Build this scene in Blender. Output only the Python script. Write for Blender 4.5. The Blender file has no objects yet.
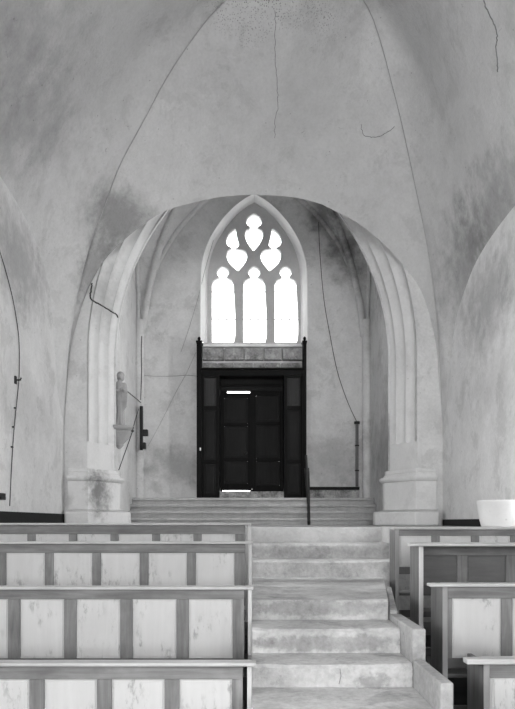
import bpy, bmesh, math, random
from mathutils import Vector, noise
random.seed(7)
C = bpy.context.scene.collection
F, VX, VY, EZ = 700.0, 252.0, 522.0, 1.85      # focal length in px, vanishing point, eye height
PI = math.pi

def P(px, py, d):                              # pixel at depth d -> world point
    return Vector(((px - VX) * d / F, d, EZ + (VY - py) * d / F))
def XZ(px, py, d):
    p = P(px, py, d); return (p.x, p.z)

# ------------------------------------------------------------------ materials
def new_mat(name):
    m = bpy.data.materials.new(name); m.use_nodes = True
    nt = m.node_tree; nt.nodes.clear()
    out = nt.nodes.new('ShaderNodeOutputMaterial')
    b = nt.nodes.new('ShaderNodeBsdfPrincipled')
    nt.links.new(b.outputs[0], out.inputs[0])
    b.inputs['Specular IOR Level'].default_value = 0.25
    return m, nt, b
def N(nt, t, **kw):
    n = nt.nodes.new(t)
    for k, v in kw.items(): setattr(n, k, v)
    return n
def math_node(nt, op, a, b=None, c=None):
    n = N(nt, 'ShaderNodeMath', operation=op)
    for i, v in enumerate((a, b, c)):
        if v is None: continue
        if isinstance(v, (int, float)): n.inputs[i].default_value = v
        else: nt.links.new(v, n.inputs[i])
    return n.outputs[0]
def noise_tex(nt, vec, scale, detail=4, rough=0.55, dist=0.0):
    n = N(nt, 'ShaderNodeTexNoise')
    n.inputs['Scale'].default_value = scale; n.inputs['Detail'].default_value = detail
    n.inputs['Roughness'].default_value = rough; n.inputs['Distortion'].default_value = dist
    nt.links.new(vec, n.inputs['Vector']); return n.outputs[0]
def ramp(nt, fac, stops):
    n = N(nt, 'ShaderNodeMapRange', interpolation_type='SMOOTHSTEP')
    nt.links.new(fac, n.inputs[0])
    (a, va), (b, vb) = stops
    for i, v in zip((1, 2, 3, 4), (a, b, va, vb)): n.inputs[i].default_value = v
    return n.outputs[0]
def scaled(nt, vec, s):
    n = N(nt, 'ShaderNodeVectorMath', operation='MULTIPLY')
    nt.links.new(vec, n.inputs[0]); n.inputs[1].default_value = s; return n.outputs[0]

def plaster(name, base=0.6, var=0.12, stains=(), bump=0.25, rough=0.9, pits=0.5, streak=0.0, coarse=0.9):
    m, nt, b = new_mat(name)
    pos = N(nt, 'ShaderNodeNewGeometry').outputs['Position']
    n1 = noise_tex(nt, pos, coarse, 6, 0.62, 0.4)
    n2 = noise_tex(nt, pos, 4.5, 8, 0.7)
    n3 = noise_tex(nt, pos, 26.0, 5, 0.6)
    v = math_node(nt, 'ADD', base, math_node(nt, 'MULTIPLY', math_node(nt, 'SUBTRACT', n1, 0.5), var * 2.2))
    v = math_node(nt, 'ADD', v, math_node(nt, 'MULTIPLY', math_node(nt, 'SUBTRACT', n2, 0.5), var * 2.0))
    v = math_node(nt, 'ADD', v, math_node(nt, 'MULTIPLY', math_node(nt, 'SUBTRACT', n3, 0.5), var * 1.5))
    # flaked, irregular patches a little darker than the limewash
    n4 = noise_tex(nt, pos, 1.7, 9, 0.72, 0.3)
    v = math_node(nt, 'MULTIPLY', v, math_node(nt, 'SUBTRACT', 1.0, math_node(nt, 'MULTIPLY', ramp(nt, n4, ((0.53, 0.0), (0.60, 1.0))), min(.22, var * 1.1))))
    if streak:
        s = noise_tex(nt, scaled(nt, pos, (9, 9, 0.7)), 1.0, 4, 0.6)
        v = math_node(nt, 'ADD', v, math_node(nt, 'MULTIPLY', math_node(nt, 'SUBTRACT', s, 0.5), streak))
    # thin hairline scratches
    if pits:
        w = noise_tex(nt, pos, 2.3, 3, 0.5, 1.6)
        line = math_node(nt, 'ABSOLUTE', math_node(nt, 'SUBTRACT', w, 0.5))
        msk = ramp(nt, noise_tex(nt, pos, 3.1, 3), ((0.60, 0.0), (0.68, 1.0)))
        l2 = math_node(nt, 'MULTIPLY', ramp(nt, line, ((0.0, 1.0), (0.006, 0.0))), msk)
        v = math_node(nt, 'MULTIPLY', v, math_node(nt, 'SUBTRACT', 1.0, math_node(nt, 'MULTIPLY', l2, pits * 0.6)))
        pp = N(nt, 'ShaderNodeTexVoronoi'); pp.inputs['Scale'].default_value = 4.5
        nt.links.new(pos, pp.inputs['Vector'])
        pit = ramp(nt, pp.outputs['Distance'], ((0.03, 1.0), (0.06, 0.0)))
        v = math_node(nt, 'MULTIPLY', v, math_node(nt, 'SUBTRACT', 1.0, math_node(nt, 'MULTIPLY', pit, pits * 0.7)))
    for st in stains:                     # (centre, (rx,ry,rz), multiplier[, grain, edge])
        c, r, mul = st[:3]; grain = st[3] if len(st) > 3 else 3.0
        sub = N(nt, 'ShaderNodeVectorMath', operation='SUBTRACT'); nt.links.new(pos, sub.inputs[0]); sub.inputs[1].default_value = c
        sc = scaled(nt, sub.outputs[0], tuple(1 / q for q in r))
        ln = N(nt, 'ShaderNodeVectorMath', operation='LENGTH'); nt.links.new(sc, ln.inputs[0])
        ns = noise_tex(nt, pos, grain, 6, 0.65)
        d = math_node(nt, 'ADD', ln.outputs['Value'], math_node(nt, 'MULTIPLY', math_node(nt, 'SUBTRACT', ns, 0.5), 2.2))
        f = ramp(nt, d, ((0.55, 1.0), (1.1, 0.0)) if grain >= 7 else ((0.2, 1.0), (1.5, 0.0)))
        if len(st) > 4:                   # pitted patch
            vo = N(nt, 'ShaderNodeTexVoronoi'); vo.inputs['Scale'].default_value = st[4]; nt.links.new(pos, vo.inputs['Vector'])
            f = math_node(nt, 'MULTIPLY', f, ramp(nt, vo.outputs['Distance'], ((0.2, 1.0), (0.38, 0.0))))
        k = math_node(nt, 'ADD', 1.0, math_node(nt, 'MULTIPLY', f, mul - 1.0))
        v = math_node(nt, 'MULTIPLY', v, k)
    cmb = N(nt, 'ShaderNodeCombineColor')
    for i in range(3): nt.links.new(v, cmb.inputs[i])
    nt.links.new(cmb.outputs[0], b.inputs['Base Color'])
    b.inputs['Roughness'].default_value = rough
    bp = N(nt, 'ShaderNodeBump'); bp.inputs['Strength'].default_value = bump; bp.inputs['Distance'].default_value = 0.02
    nt.links.new(math_node(nt, 'ADD', n3, n2), bp.inputs['Height']); nt.links.new(bp.outputs[0], b.inputs['Normal'])
    return m

def wood(name, base, var=0.3, axis='x', rough=0.6, scale=1.0, stains=0.0):
    m, nt, b = new_mat(name)
    pos = N(nt, 'ShaderNodeNewGeometry').outputs['Position']
    s = {'x': (1.2, 14, 14), 'z': (14, 14, 1.2), 'y': (14, 1.2, 14)}[axis]
    g = noise_tex(nt, scaled(nt, pos, tuple(q * scale for q in s)), 1.6, 7, 0.65, 0.6)
    l = noise_tex(nt, pos, 3.5, 5, 0.65)
    v = math_node(nt, 'MULTIPLY', base, math_node(nt, 'ADD', 1.0, math_node(nt, 'MULTIPLY', math_node(nt, 'SUBTRACT', g, 0.5), var * 2)))
    v = math_node(nt, 'MULTIPLY', v, math_node(nt, 'ADD', 1.0, math_node(nt, 'MULTIPLY', math_node(nt, 'SUBTRACT', l, 0.5), var * 1.2)))
    if stains:
        n5 = noise_tex(nt, scaled(nt, pos, (1.5, 1, .55)), 13, 5, 0.75); n6 = noise_tex(nt, pos, 2.6, 2)
        f = math_node(nt, 'MULTIPLY', ramp(nt, n5, ((0.50, 0.0), (0.66, 1.0))), ramp(nt, n6, ((0.46, 0.0), (0.60, 1.0))))
        v = math_node(nt, 'MULTIPLY', v, math_node(nt, 'SUBTRACT', 1.0, math_node(nt, 'MULTIPLY', f, stains)))
    cmb = N(nt, 'ShaderNodeCombineColor')
    for i in range(3): nt.links.new(v, cmb.inputs[i])
    nt.links.new(cmb.outputs[0], b.inputs['Base Color']); b.inputs['Roughness'].default_value = rough
    if base < .05: b.inputs['Specular IOR Level'].default_value = 0.06
    bp = N(nt, 'ShaderNodeBump'); bp.inputs['Strength'].default_value = 0.15; bp.inputs['Distance'].default_value = 0.004
    nt.links.new(g, bp.inputs['Height']); nt.links.new(bp.outputs[0], b.inputs['Normal'])
    return m
def plain(name, v, rough=0.6, metal=0.0):
    m, nt, b = new_mat(name)
    pos = N(nt, 'ShaderNodeNewGeometry').outputs['Position']
    n = noise_tex(nt, pos, 18, 4)
    q = math_node(nt, 'MULTIPLY', v, math_node(nt, 'ADD', 0.8, math_node(nt, 'MULTIPLY', n, 0.4)))
    cmb = N(nt, 'ShaderNodeCombineColor')
    for i in range(3): nt.links.new(q, cmb.inputs[i])
    nt.links.new(cmb.outputs[0], b.inputs['Base Color'])
    b.inputs['Roughness'].default_value = rough; b.inputs['Metallic'].default_value = metal
    return m

M = {}
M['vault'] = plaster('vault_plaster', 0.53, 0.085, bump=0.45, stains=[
    ((-2.15, 7.6, 6.4), (1.0, 1.8, 1.0), 0.62, 2.0),
    (tuple(P(118, 222, 11.0)), (0.6, 0.8, 0.45), 0.5, 3.0),
    (tuple(P(96, 275, 11.1)), (0.3, 0.5, 0.9), 0.55, 4.0),
    (tuple(P(276, -8, 9.3)), (0.9, 0.9, 0.5), 0.35, 3.0, 36.0),
    (tuple(P(498, 210, 8.6)), (0.5, 1.2, 0.6), 0.62, 4.0),
    (tuple(P(468, 262, 9.8)), (0.4, 0.9, 0.85), 0.62, 4.0)])
M['wall'] = plaster('nave_plaster', 0.61, 0.12, bump=0.22, stains=[
    (tuple(P(22, 262, 9.0)), (0.3, 1.3, 0.6), 0.65, 5.0),
    (tuple(P(492, 300, 9.0)), (0.3, 1.2, 0.6), 0.65, 5.0),
    (tuple(P(485, 385, 9.0)), (0.3, 0.9, 0.35), 0.86, 3.0),
    (tuple(P(30, 410, 9.5)), (0.3, 1.2, 0.45), 0.86, 3.0)])
M['chamber'] = plaster('chamber_plaster', 0.62, 0.12, bump=0.3, stains=[
    (tuple(P(178, 466, 14.6)), (0.75, 0.5, 0.42), 0.62, 4.0),
    (tuple(P(330, 462, 14.6)), (0.6, 0.5, 0.55), 0.7, 4.0),
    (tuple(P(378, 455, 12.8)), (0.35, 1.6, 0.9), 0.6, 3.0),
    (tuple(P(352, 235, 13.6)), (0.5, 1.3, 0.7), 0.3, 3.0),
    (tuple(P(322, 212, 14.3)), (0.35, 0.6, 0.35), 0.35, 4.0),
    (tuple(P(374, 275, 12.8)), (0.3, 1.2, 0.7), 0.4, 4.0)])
M['jamb'] = plaster('jamb_stone', 0.64, 0.06, bump=0.15, pits=0.3, stains=[
    (tuple(P(98, 300, 11.4)), (0.5, 0.6, 0.5), 0.75, 4.0)])
M['plinth'] = plaster('plinth_stone', 0.66, 0.07, bump=0.2, pits=0.3, stains=[
    (tuple(P(99, 490, 11.25)), (0.15, 0.5, 0.38), 0.36, 6.5),
    (tuple(P(66, 500, 11.1)), (0.1, 0.3, 0.12), 0.7, 6.0)])
M['step'] = plaster('step_stone', 0.45, 0.2, bump=0.5, pits=0.5, coarse=1.6, stains=[
    (tuple(P(310, 608, 5.14)), (0.7, 0.12, 0.06), 0.7, 11.0),
    (tuple(P(320, 643, 4.73)), (0.7, 0.12, 0.06), 0.72, 9.0),
    (tuple(P(372, 682, 4.36)), (0.14, 0.12, 0.06), 0.62, 9.0),
    (tuple(P(315, 552, 7.65)), (0.8, 0.12, 0.07), 0.7, 5.0)])
M['doorstep'] = plaster('door_step_stone', 0.44, 0.1, bump=0.4, streak=0.1)
M['kerb'] = plaster('kerb_stone', 0.32, 0.14, bump=0.3)
M['boards'] = wood('void_shade_floor_boards', 0.05, 0.4, 'x')  # near black so the gaps under the pews read as shade
M['floor'] = plaster('floor_stone', 0.4, 0.1, bump=0.4)
M['tracery'] = plaster('tracery_stone', 0.5, 0.07, bump=0.2, pits=0)
M['hood'] = plaster('window_moulding_stone', 0.8, 0.05, bump=0.15, pits=0)
M['sill'] = plaster('sill_masonry', 0.3, 0.3, bump=0.9, coarse=5.0)
M['statue'] = plaster('statue_stone', 0.34, 0.05, bump=0.1, pits=0)
M['basin'] = plaster('basin_enamel', 0.55, 0.03, bump=0.1, pits=0.3, rough=0.45)
M['rail'] = wood('pew_frame_wood', 0.175, 0.8, 'x')
M['stile'] = wood('pew_stile_wood', 0.18, 0.8, 'z')
M['stile_light'] = wood('pew_end_stile_wood', 0.36, 0.25, 'z')
M['cap'] = wood('pew_cap_wood', 0.42, 0.45, 'x')
M['panel'] = wood('pew_panel_wood', 0.52, 0.13, 'z', scale=0.7, stains=0.42)
M['panel_dark'] = wood('pew_shaded_panel_wood', 0.13, 0.4, 'x', scale=0.8, stains=0.3)  # darker copy of the panel wood, standing in for shade in the recess
M['endboard'] = wood('pew_end_board_wood', 0.15, 0.7, 'z')
M['endedge'] = wood('pew_end_edge_wood', 0.5, 0.2, 'z')
M['endedge_grey'] = wood('pew_end_edge_worn_wood', 0.27, 0.3, 'z')
M['seat'] = wood('pew_seat_wood', 0.10, 0.3, 'x')
M['door'] = wood('dark_oak', 0.007, 0.4, 'z', rough=0.55)
M['doorpanel'] = wood('dark_oak_panel', 0.015, 0.5, 'z', rough=0.5)
M['doorglass'] = wood('porch_upper_panel', 0.036, 0.4, 'z', rough=0.4)
M['darktrim'] = wood('black_skirting', 0.02, 0.4, 'x')
M['iron'] = plain('dark_iron', 0.02, 0.5)
M['cable'] = plain('cable_sheath', 0.07, 0.7)
M['cable_grey'] = plain('grey_cord', 0.25, 0.7)
M['crack'] = plain('crack_shadow', 0.05, 1.0)
M['hair'] = plain('hairline_crack', 0.2, 1.0)
M['groin'] = plain('groin_shadow_line', 0.38, 1.0)
M['pipe'] = plain('painted_pipe', 0.15, 0.5)
M['lead'] = plain('lead_came', 0.45, 0.5)
def glass():
    m = bpy.data.materials.new('pale_window_glass'); m.use_nodes = True; nt = m.node_tree; nt.nodes.clear()
    out = nt.nodes.new('ShaderNodeOutputMaterial'); mx = nt.nodes.new('ShaderNodeMixShader')
    t = nt.nodes.new('ShaderNodeBsdfTransparent'); t.inputs[0].default_value = (.94, .94, .94, 1)
    g = nt.nodes.new('ShaderNodeBsdfGlossy'); g.inputs['Roughness'].default_value = 0.1
    mx.inputs[0].default_value = 0.05
    nt.links.new(t.outputs[0], mx.inputs[1]); nt.links.new(g.outputs[0], mx.inputs[2]); nt.links.new(mx.outputs[0], out.inputs[0])
    return m
M['glass'] = glass()

# ------------------------------------------------------------------ mesh helpers
def link(o, parent=None):
    C.objects.link(o)
    if parent is not None: o.parent = parent
    return o
def obj(name, bm, mat, parent=None, smooth=False, bevel=0.0, origin=None):
    """verts are in world space; origin (or the parent's location) becomes local zero"""
    if bm.faces: bmesh.ops.recalc_face_normals(bm, faces=bm.faces)
    off = Vector((0, 0, 0))
    if parent is not None:
        off = parent.matrix_basis.translation.copy()
        if parent.parent is not None: off += parent.parent.matrix_basis.translation
    elif origin is not None: off = Vector(origin)
    if off.length: bmesh.ops.translate(bm, verts=bm.verts, vec=-off)
    me = bpy.data.meshes.new(name); bm.to_mesh(me); bm.free()
    if smooth:
        for p in me.polygons: p.use_smooth = True
    me.materials.append(mat)
    o = bpy.data.objects.new(name, me); link(o, parent)
    if parent is None and origin is not None: o.location = off
    if bevel:
        b = o.modifiers.new('bevel', 'BEVEL'); b.width = bevel; b.segments = 2; b.limit_method = 'ANGLE'
    return o
def tag(o, label, cat, group=None):
    o['label'] = label; o['category'] = cat
    if group: o['group'] = group
    return o
def struct(o):
    o['kind'] = 'structure'; return o
def thing(name, loc, label, cat, group=None):
    o = bpy.data.objects.new(name, None); o.empty_display_size = 0.1; C.objects.link(o); o.location = loc
    return tag(o, label, cat, group)
def box(bm, x0, x1, y0, y1, z0, z1):
    v = [bm.verts.new((x, y, z)) for x in (x0, x1) for y in (y0, y1) for z in (z0, z1)]
    for f in ((0, 1, 3, 2), (4, 6, 7, 5), (0, 4, 5, 1), (2, 3, 7, 6), (0, 2, 6, 4), (1, 5, 7, 3)):
        bm.faces.new([v[i] for i in f])
    return bm
def bx(x0, x1, y0, y1, z0, z1):
    return box(bmesh.new(), min(x0, x1), max(x0, x1), min(y0, y1), max(y0, y1), min(z0, z1), max(z0, z1))
def prism(bm, foot, z0, z1, foot1=None):
    a = [bm.verts.new((x, y, z0)) for x, y in foot]; b = [bm.verts.new((x, y, z1)) for x, y in (foot1 or foot)]
    n = len(foot)
    for i in range(n): bm.faces.new((a[i], a[(i + 1) % n], b[(i + 1) % n], b[i]))
    bm.faces.new(a[::-1]); bm.faces.new(b); return bm
def tube(bm, pts, r, seg=6, r1=None):
    pts = [Vector(p) for p in pts]; rings = []
    for i, p in enumerate(pts):
        d = (pts[min(i + 1, len(pts) - 1)] - pts[max(i - 1, 0)]).normalized()
        u = d.cross(Vector((0, 1, 0.01))).normalized() if abs(d.y) < 0.95 else d.cross(Vector((1, 0, 0))).normalized()
        w = d.cross(u); rr = r if r1 is None else r + (r1 - r) * i / (len(pts) - 1)
        rings.append([bm.verts.new(p + u * rr * math.cos(2 * PI * k / seg) + w * rr * math.sin(2 * PI * k / seg)) for k in range(seg)])
    for a, b in zip(rings, rings[1:]):
        for k in range(seg): bm.faces.new((a[k], a[(k + 1) % seg], b[(k + 1) % seg], b[k]))
    bm.faces.new(rings[0][::-1]); bm.faces.new(rings[-1]); return bm
def lathe(bm, prof, cx, cy, cz, seg=32, a0=0, a1=2 * PI):
    full = abs(a1 - a0 - 2 * PI) < 1e-6; n = seg if full else seg + 1; rings = []
    for r, z in prof:
        rings.append([bm.verts.new((cx + r * math.cos(a0 + (a1 - a0) * k / seg), cy + r * math.sin(a0 + (a1 - a0) * k / seg), cz + z)) for k in range(n)])
    for a, b in zip(rings, rings[1:]):
        for k in range(seg):
            k2 = (k + 1) % n; bm.faces.new((a[k], a[k2], b[k2], b[k]))
    return bm
def interp(tab, t):
    if t <= tab[0][0]: return tab[0][1]
    for (a, va), (b, vb) in zip(tab, tab[1:]):
        if t <= b: return va + (vb - va) * (t - a) / (b - a)
    return tab[-1][1]
def resample(pts, n):
    pts = [Vector(p) for p in pts]
    # catmull-rom densify then uniform arc length
    den = []
    for i in range(len(pts) - 1):
        p0 = pts[max(i - 1, 0)]; p1 = pts[i]; p2 = pts[i + 1]; p3 = pts[min(i + 2, len(pts) - 1)]
        for k in range(12):
            t = k / 12
            den.append(0.5 * ((2 * p1) + (p2 - p0) * t + (2 * p0 - 5 * p1 + 4 * p2 - p3) * t * t + (3 * p1 - p0 - 3 * p2 + p3) * t ** 3))
    den.append(pts[-1])
    L = [0]
    for a, b in zip(den, den[1:]): L.append(L[-1] + (b - a).length)
    out = []; j = 0
    for i in range(n + 1):
        s = L[-1] * i / n
        while j < len(L) - 2 and L[j + 1] < s: j += 1
        seg = L[j + 1] - L[j]; out.append(den[j].lerp(den[j + 1], (s - L[j]) / seg if seg > 1e-9 else 0))
    return out
def smooth_list(pts, it=2):
    for _ in range(it):
        pts = [pts[0]] + [(pts[i - 1] + pts[i] * 2 + pts[i + 1]) / 4 for i in range(1, len(pts) - 1)] + [pts[-1]]
    return pts
def filled(loops, y0, y1, bevel=0.0):
    """2D loops (x,z) -> solid plate with holes between depths y0..y1, as a bmesh"""
    cu = bpy.data.curves.new('tmp', 'CURVE'); cu.dimensions = '2D'; cu.fill_mode = 'BOTH'
    cu.extrude = abs(y1 - y0) / 2 - bevel; cu.bevel_depth = bevel; cu.bevel_resolution = 2; cu.offset = 0.0
    for lp in loops:
        s = cu.splines.new('POLY'); s.points.add(len(lp) - 1)
        for i, (x, z) in enumerate(lp): s.points[i].co = (x, z, 0, 1)
        s.use_cyclic_u = True
    o = bpy.data.objects.new('tmp', cu); C.objects.link(o)
    dg = bpy.context.evaluated_depsgraph_get(); dg.update()
    me = bpy.data.meshes.new_from_object(o.evaluated_get(dg))
    bm = bmesh.new(); bm.from_mesh(me)
    for v in bm.verts: v.co = Vector((v.co.x, (y0 + y1) / 2 - v.co.z, v.co.y))
    bmesh.ops.remove_doubles(bm, verts=bm.verts, dist=1e-5)
    bpy.data.objects.remove(o); bpy.data.curves.remove(cu); bpy.data.meshes.remove(me)
    return bm

def H(h): return EZ - h                       # height from "below eye"
XL, XR = -3.0, 3.05
YW = 11.2                                     # chancel-side wall plane with the big arch
YB = 14.6                                     # far wall with the window and door
FL_LOW, FL_UP = H(1.85), H(0.06)

# ------------------------------------------------------------------ vault of the bay
W_L = [(67, 385), (68, 365), (71, 345), (75.6, 328), (83, 303), (92, 281), (108, 256), (136, 230), (165, 211), (196, 202), (225, 196.5), (254, 194.5)]
W_R = [(439, 385), (438, 365), (436.5, 348), (429, 313), (418, 285), (396, 257), (377, 238), (356, 222), (335, 211), (318, 203), (290, 197), (254, 194.5)]
G_L = [(68, 360), (71, 325), (74, 301), (78, 281), (83, 266), (90, 243), (103, 211), (113, 182), (122, 160), (145, 118), (165, 80), (190, 42), (225, 0)]
G_R = [(440, 360), (436, 310), (428, 250), (418, 200), (402, 125), (392, 85), (380, 40), (364, 0)]
XC, YC, HC = 0.7, 8.5, 7.09
def groin(px, xs):
    out = [Vector((xs, YW, EZ + 1.55))]
    for x, y in px:
        k = (x - VX) / F
        # xs + (XC-xs) t = k (YW + (YC-YW) t)
        t = (k * YW - xs) / ((XC - xs) - k * (YC - YW))
        d = YW + (YC - YW) * t
        out.append(Vector((xs + (XC - xs) * t, d, EZ + (VY - y) * d / F)))
    out.append(Vector((XC, YC, EZ + HC)))
    return out
NS = 44
WL = resample([(XL, YW, EZ + 1.55)] + [P(x, y, YW) for x, y in W_L], NS)
WR = resample([(XR, YW, EZ + 1.55)] + [P(x, y, YW) for x, y in W_R], NS)
GL = smooth_list(resample(groin(G_L, XL), NS), 1); GR = smooth_list(resample(groin(G_R, XR), NS), 1)
S_L = [(0, 1.55), (.13, 1.95), (.17, 2.48), (.24, 3.2), (.30, 3.5), (.41, 3.75), (.59, 3.98), (.82, 4.09), (1, 4.12)]
S_R = [(0, 1.55), (.11, 1.95), (.15, 2.5), (.25, 3.02), (.38, 3.29), (.56, 3.53), (.79, 3.64), (1, 3.67)]
SL = smooth_list(resample([(XL, YW + (8.3 - YW) * t, EZ + h) for t, h in S_L], NS), 2)
SR = smooth_list(resample([(XR, YW + (8.3 - YW) * t, EZ + h) for t, h in S_R], NS), 2)
def cell(bm, A, B, n=16, f=lambda v: v, bulge=0.0, ramp_n=0):
    rows = []; b_max = bulge
    for ia, (a, b) in enumerate(zip(A, B)):
        if ramp_n: bulge = b_max * min(1, ia / ramp_n) ** 1.4
        row = []
        for k in range(n + 1):
            t = k / n; p = a.lerp(b, t); p = p + Vector((0, 0, bulge * 4 * t * (1 - t) * (a - b).length))
            row.append(bm.verts.new(f(p)))
        rows.append(row)
    for r0, r1 in zip(rows, rows[1:]):
        for k in range(n):
            try: bm.faces.new((r0[k], r0[k + 1], r1[k + 1], r1[k]))
            except ValueError: pass
# central web, one smooth surface from the wall arch to the crown
bm = bmesh.new()
cell(bm, WL, GL); cell(bm, WR, GR)
bmesh.ops.remove_doubles(bm, verts=bm.verts, dist=1e-4)
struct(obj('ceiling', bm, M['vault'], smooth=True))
# side webs running on as the pointed barrel over the nave
YS_ = (8.0, 7.2, 6.0, 4.0, 1.0, -4.0, -10.0, -16.2)
def pair_by_depth(S, G):                       # give each groin point a wall-arch point at the same depth
    out = []
    for g in G:
        t = min(1, max(0, (YW - g.y) / (YW - YC))); y = YW + (8.3 - YW) * t
        z = S[0].z
        for a, b in zip(S, S[1:]):
            if b.y <= y <= a.y or (b is S[-1] and y <= b.y):
                z = a.z + (b.z - a.z) * (min(1, (a.y - y) / max(1e-6, a.y - b.y))); break
        out.append(Vector((S[0].x, y, z)))
    return out
SLp = pair_by_depth(SL, GL); SRp = pair_by_depth(SR, GR)
def run_on(A): return A + [Vector((A[-1].x, y, A[-1].z)) for y in YS_]
bm = bmesh.new()
cell(bm, run_on(SLp), run_on(GL), bulge=.19, ramp_n=NS); cell(bm, run_on(SRp), run_on(GR), bulge=.29, ramp_n=NS)
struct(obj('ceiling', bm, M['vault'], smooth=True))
# thin dark tubes drawing the shadow line along the two groins
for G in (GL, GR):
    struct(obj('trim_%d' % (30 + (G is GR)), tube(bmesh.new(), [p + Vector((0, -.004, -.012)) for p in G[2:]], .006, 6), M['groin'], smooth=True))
# unseen roof slab, added to keep sky light from leaking in
struct(obj('ceiling', bx(-3.6, 3.65, -16.4, 15.2, EZ + 8.4, EZ + 8.7), M['wall']))

# ------------------------------------------------------------------ side and rear walls
def rect(x0, x1, z0, z1): return [(x0, z0), (x1, z0), (x1, z1), (x0, z1)]
def archwin(c, w, z0, zs, n=12):
    pts = [(c - w, z0), (c + w, z0)]
    for k in range(n + 1):                     # pointed arch, radius 1.6 w
        pass
    R = 1.7 * w; a_end = math.acos((R - w) / R)
    for k in range(n + 1):
        a = a_end * k / n; pts.append((c + w - R + R * math.cos(a), zs + R * math.sin(a)))
    for k in range(n, -1, -1):
        a = a_end * k / n; pts.append((c - w + R - R * math.cos(a), zs + R * math.sin(a)))
    return pts
WIN_Y = [7.2, 1.5, -3.0, -8.0, -13.0]  # unseen side windows, added as light sources for the nave
def side_wall(name, x0, x1, holes):
    loops = [rect(-16.4, 11.9, 0.0 - 0.3, EZ + 8.5)] + holes
    bm = filled(loops, 0, 0.4)
    for v in bm.verts: v.co = Vector((x0 + (x1 - x0) * (v.co.y / 0.4), v.co.x, v.co.z))
    return struct(obj(name, bm, M['wall']))
side_wall('wall_left', XL, XL - 0.4, [archwin(y, 0.6, 1.9, 2.9) for y in WIN_Y])
side_wall('wall_right', XR, XR + 0.4, [archwin(y, 0.6, 1.9, 2.9) for y in WIN_Y])
wn = 3
for y in WIN_Y:
    for xp in (XL - .2, XR + .2):
        bm = filled([archwin(y, 0.62, 1.88, 2.9)], 0, .006)
        for v in bm.verts: v.co = Vector((xp + v.co.y, v.co.x, v.co.z))
        wo = struct(obj('window_%d' % wn, bm, M['glass'])); wn += 1
        bm = bmesh.new()
        box(bm, xp - .015, xp + .02, y - .02, y + .02, 1.9, 3.85)
        for zb_ in (2.35, 2.8, 3.25): box(bm, xp - .01, xp + .015, y - .6, y + .6, zb_ - .01, zb_ + .01)
        obj('window_bars', bm, M['lead'], wo)
bm = filled([rect(-3.4, 3.45, -0.3, EZ + 8.5), archwin(0, 1.7, 1.6, 4.6)], -16.4, -16.0)  # rear window opening is unseen, added to let light in from behind
struct(obj('wall_back', bm, M['wall']))

# ------------------------------------------------------------------ wall with the big arch (moulded orders)
CM = 1.9                                       # centre offset of the pointed arcs
HS = 2.72                                      # springing above the eye
YI = 11.9
def arch_path(a, z_bot, n=22):
    """half outline of a pointed opening of half-width a (left side, bottom -> apex)"""
    R = a + CM; pts = [(-a, z_bot), (-a, z_bot * .5 + (EZ + HS) * .5), (-a, EZ + HS)]
    a_end = math.acos(CM / R)
    for k in range(1, n + 1):
        t = a_end * k / n; pts.append((CM - R * math.cos(t), EZ + HS + R * math.sin(t)))
    return pts
def full_arch(a, z_bot):
    l = arch_path(a, z_bot); return l + [(-x, z) for x, z in l[::-1][1:]]
A_OUT, A_IN = 2.64, 2.315
# front plate
hole = full_arch(A_OUT, FL_UP - 0.1)
bm = filled([rect(XL - 0.02, XR + 0.02, FL_UP - 0.2, EZ + 8.4), ], YW, YW + 0.05)
bm.free()
outer = [(XL - 0.05, FL_UP - 0.1)] + [(XL - 0.05, EZ + 8.4), (XR + 0.05, EZ + 8.4), (XR + 0.05, FL_UP - 0.1)]
loop = outer + hole[::-1]
bm = filled([loop], YW, YW + 0.06)
wf = struct(obj('wall_front', bm, M['wall']))
# rear face of the arch wall
loop = outer + full_arch(A_IN, FL_UP - 0.1)[::-1]
bm = filled([loop], YI - 0.02, YI + 0.03)
struct(obj('wall_front', bm, M['chamber']))
# moulded orders: profile (half width, depth)
prof = []
steps = [(A_OUT, YW), (2.53, 11.42), (2.42, 11.66), (A_IN, YI)]
for (a0, y0), (a1, y1) in zip(steps, steps[1:]):
    n = 8
    for k in range(n):
        t = k / n
        # fillet, hollow, roll
        bulge = 0.055 * math.sin(PI * t) if t > 0.0 else 0
        sharp = 0.03 if k in (0, ) else 0.0
        dx, dy = (a1 - a0), (y1 - y0); L = math.hypot(dx, dy)
        nx, ny = -dy / L, dx / L               # toward the opening's outside/back
        off = bulge * 0.9 - sharp
        prof.append((a0 + dx * t + abs(nx) * off, y0 + dy * t + abs(ny) * off * 0.8))
prof.append((A_IN, YI))
Z_MOULD = EZ + 1.29
bm = bmesh.new()
rows = [[bm.verts.new((x, y, z)) for x, z in full_arch(a, Z_MOULD)] for a, y in prof]
for r0, r1 in zip(rows, rows[1:]):
    for k in range(len(r0) - 1): bm.faces.new((r0[k], r0[k + 1], r1[k + 1], r1[k]))
tr = struct(obj('trim_1', bm, M['jamb'], smooth=True))
tr.data.set_sharp_from_angle(angle=math.radians(32)) if hasattr(tr.data, 'set_sharp_from_angle') else None
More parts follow.
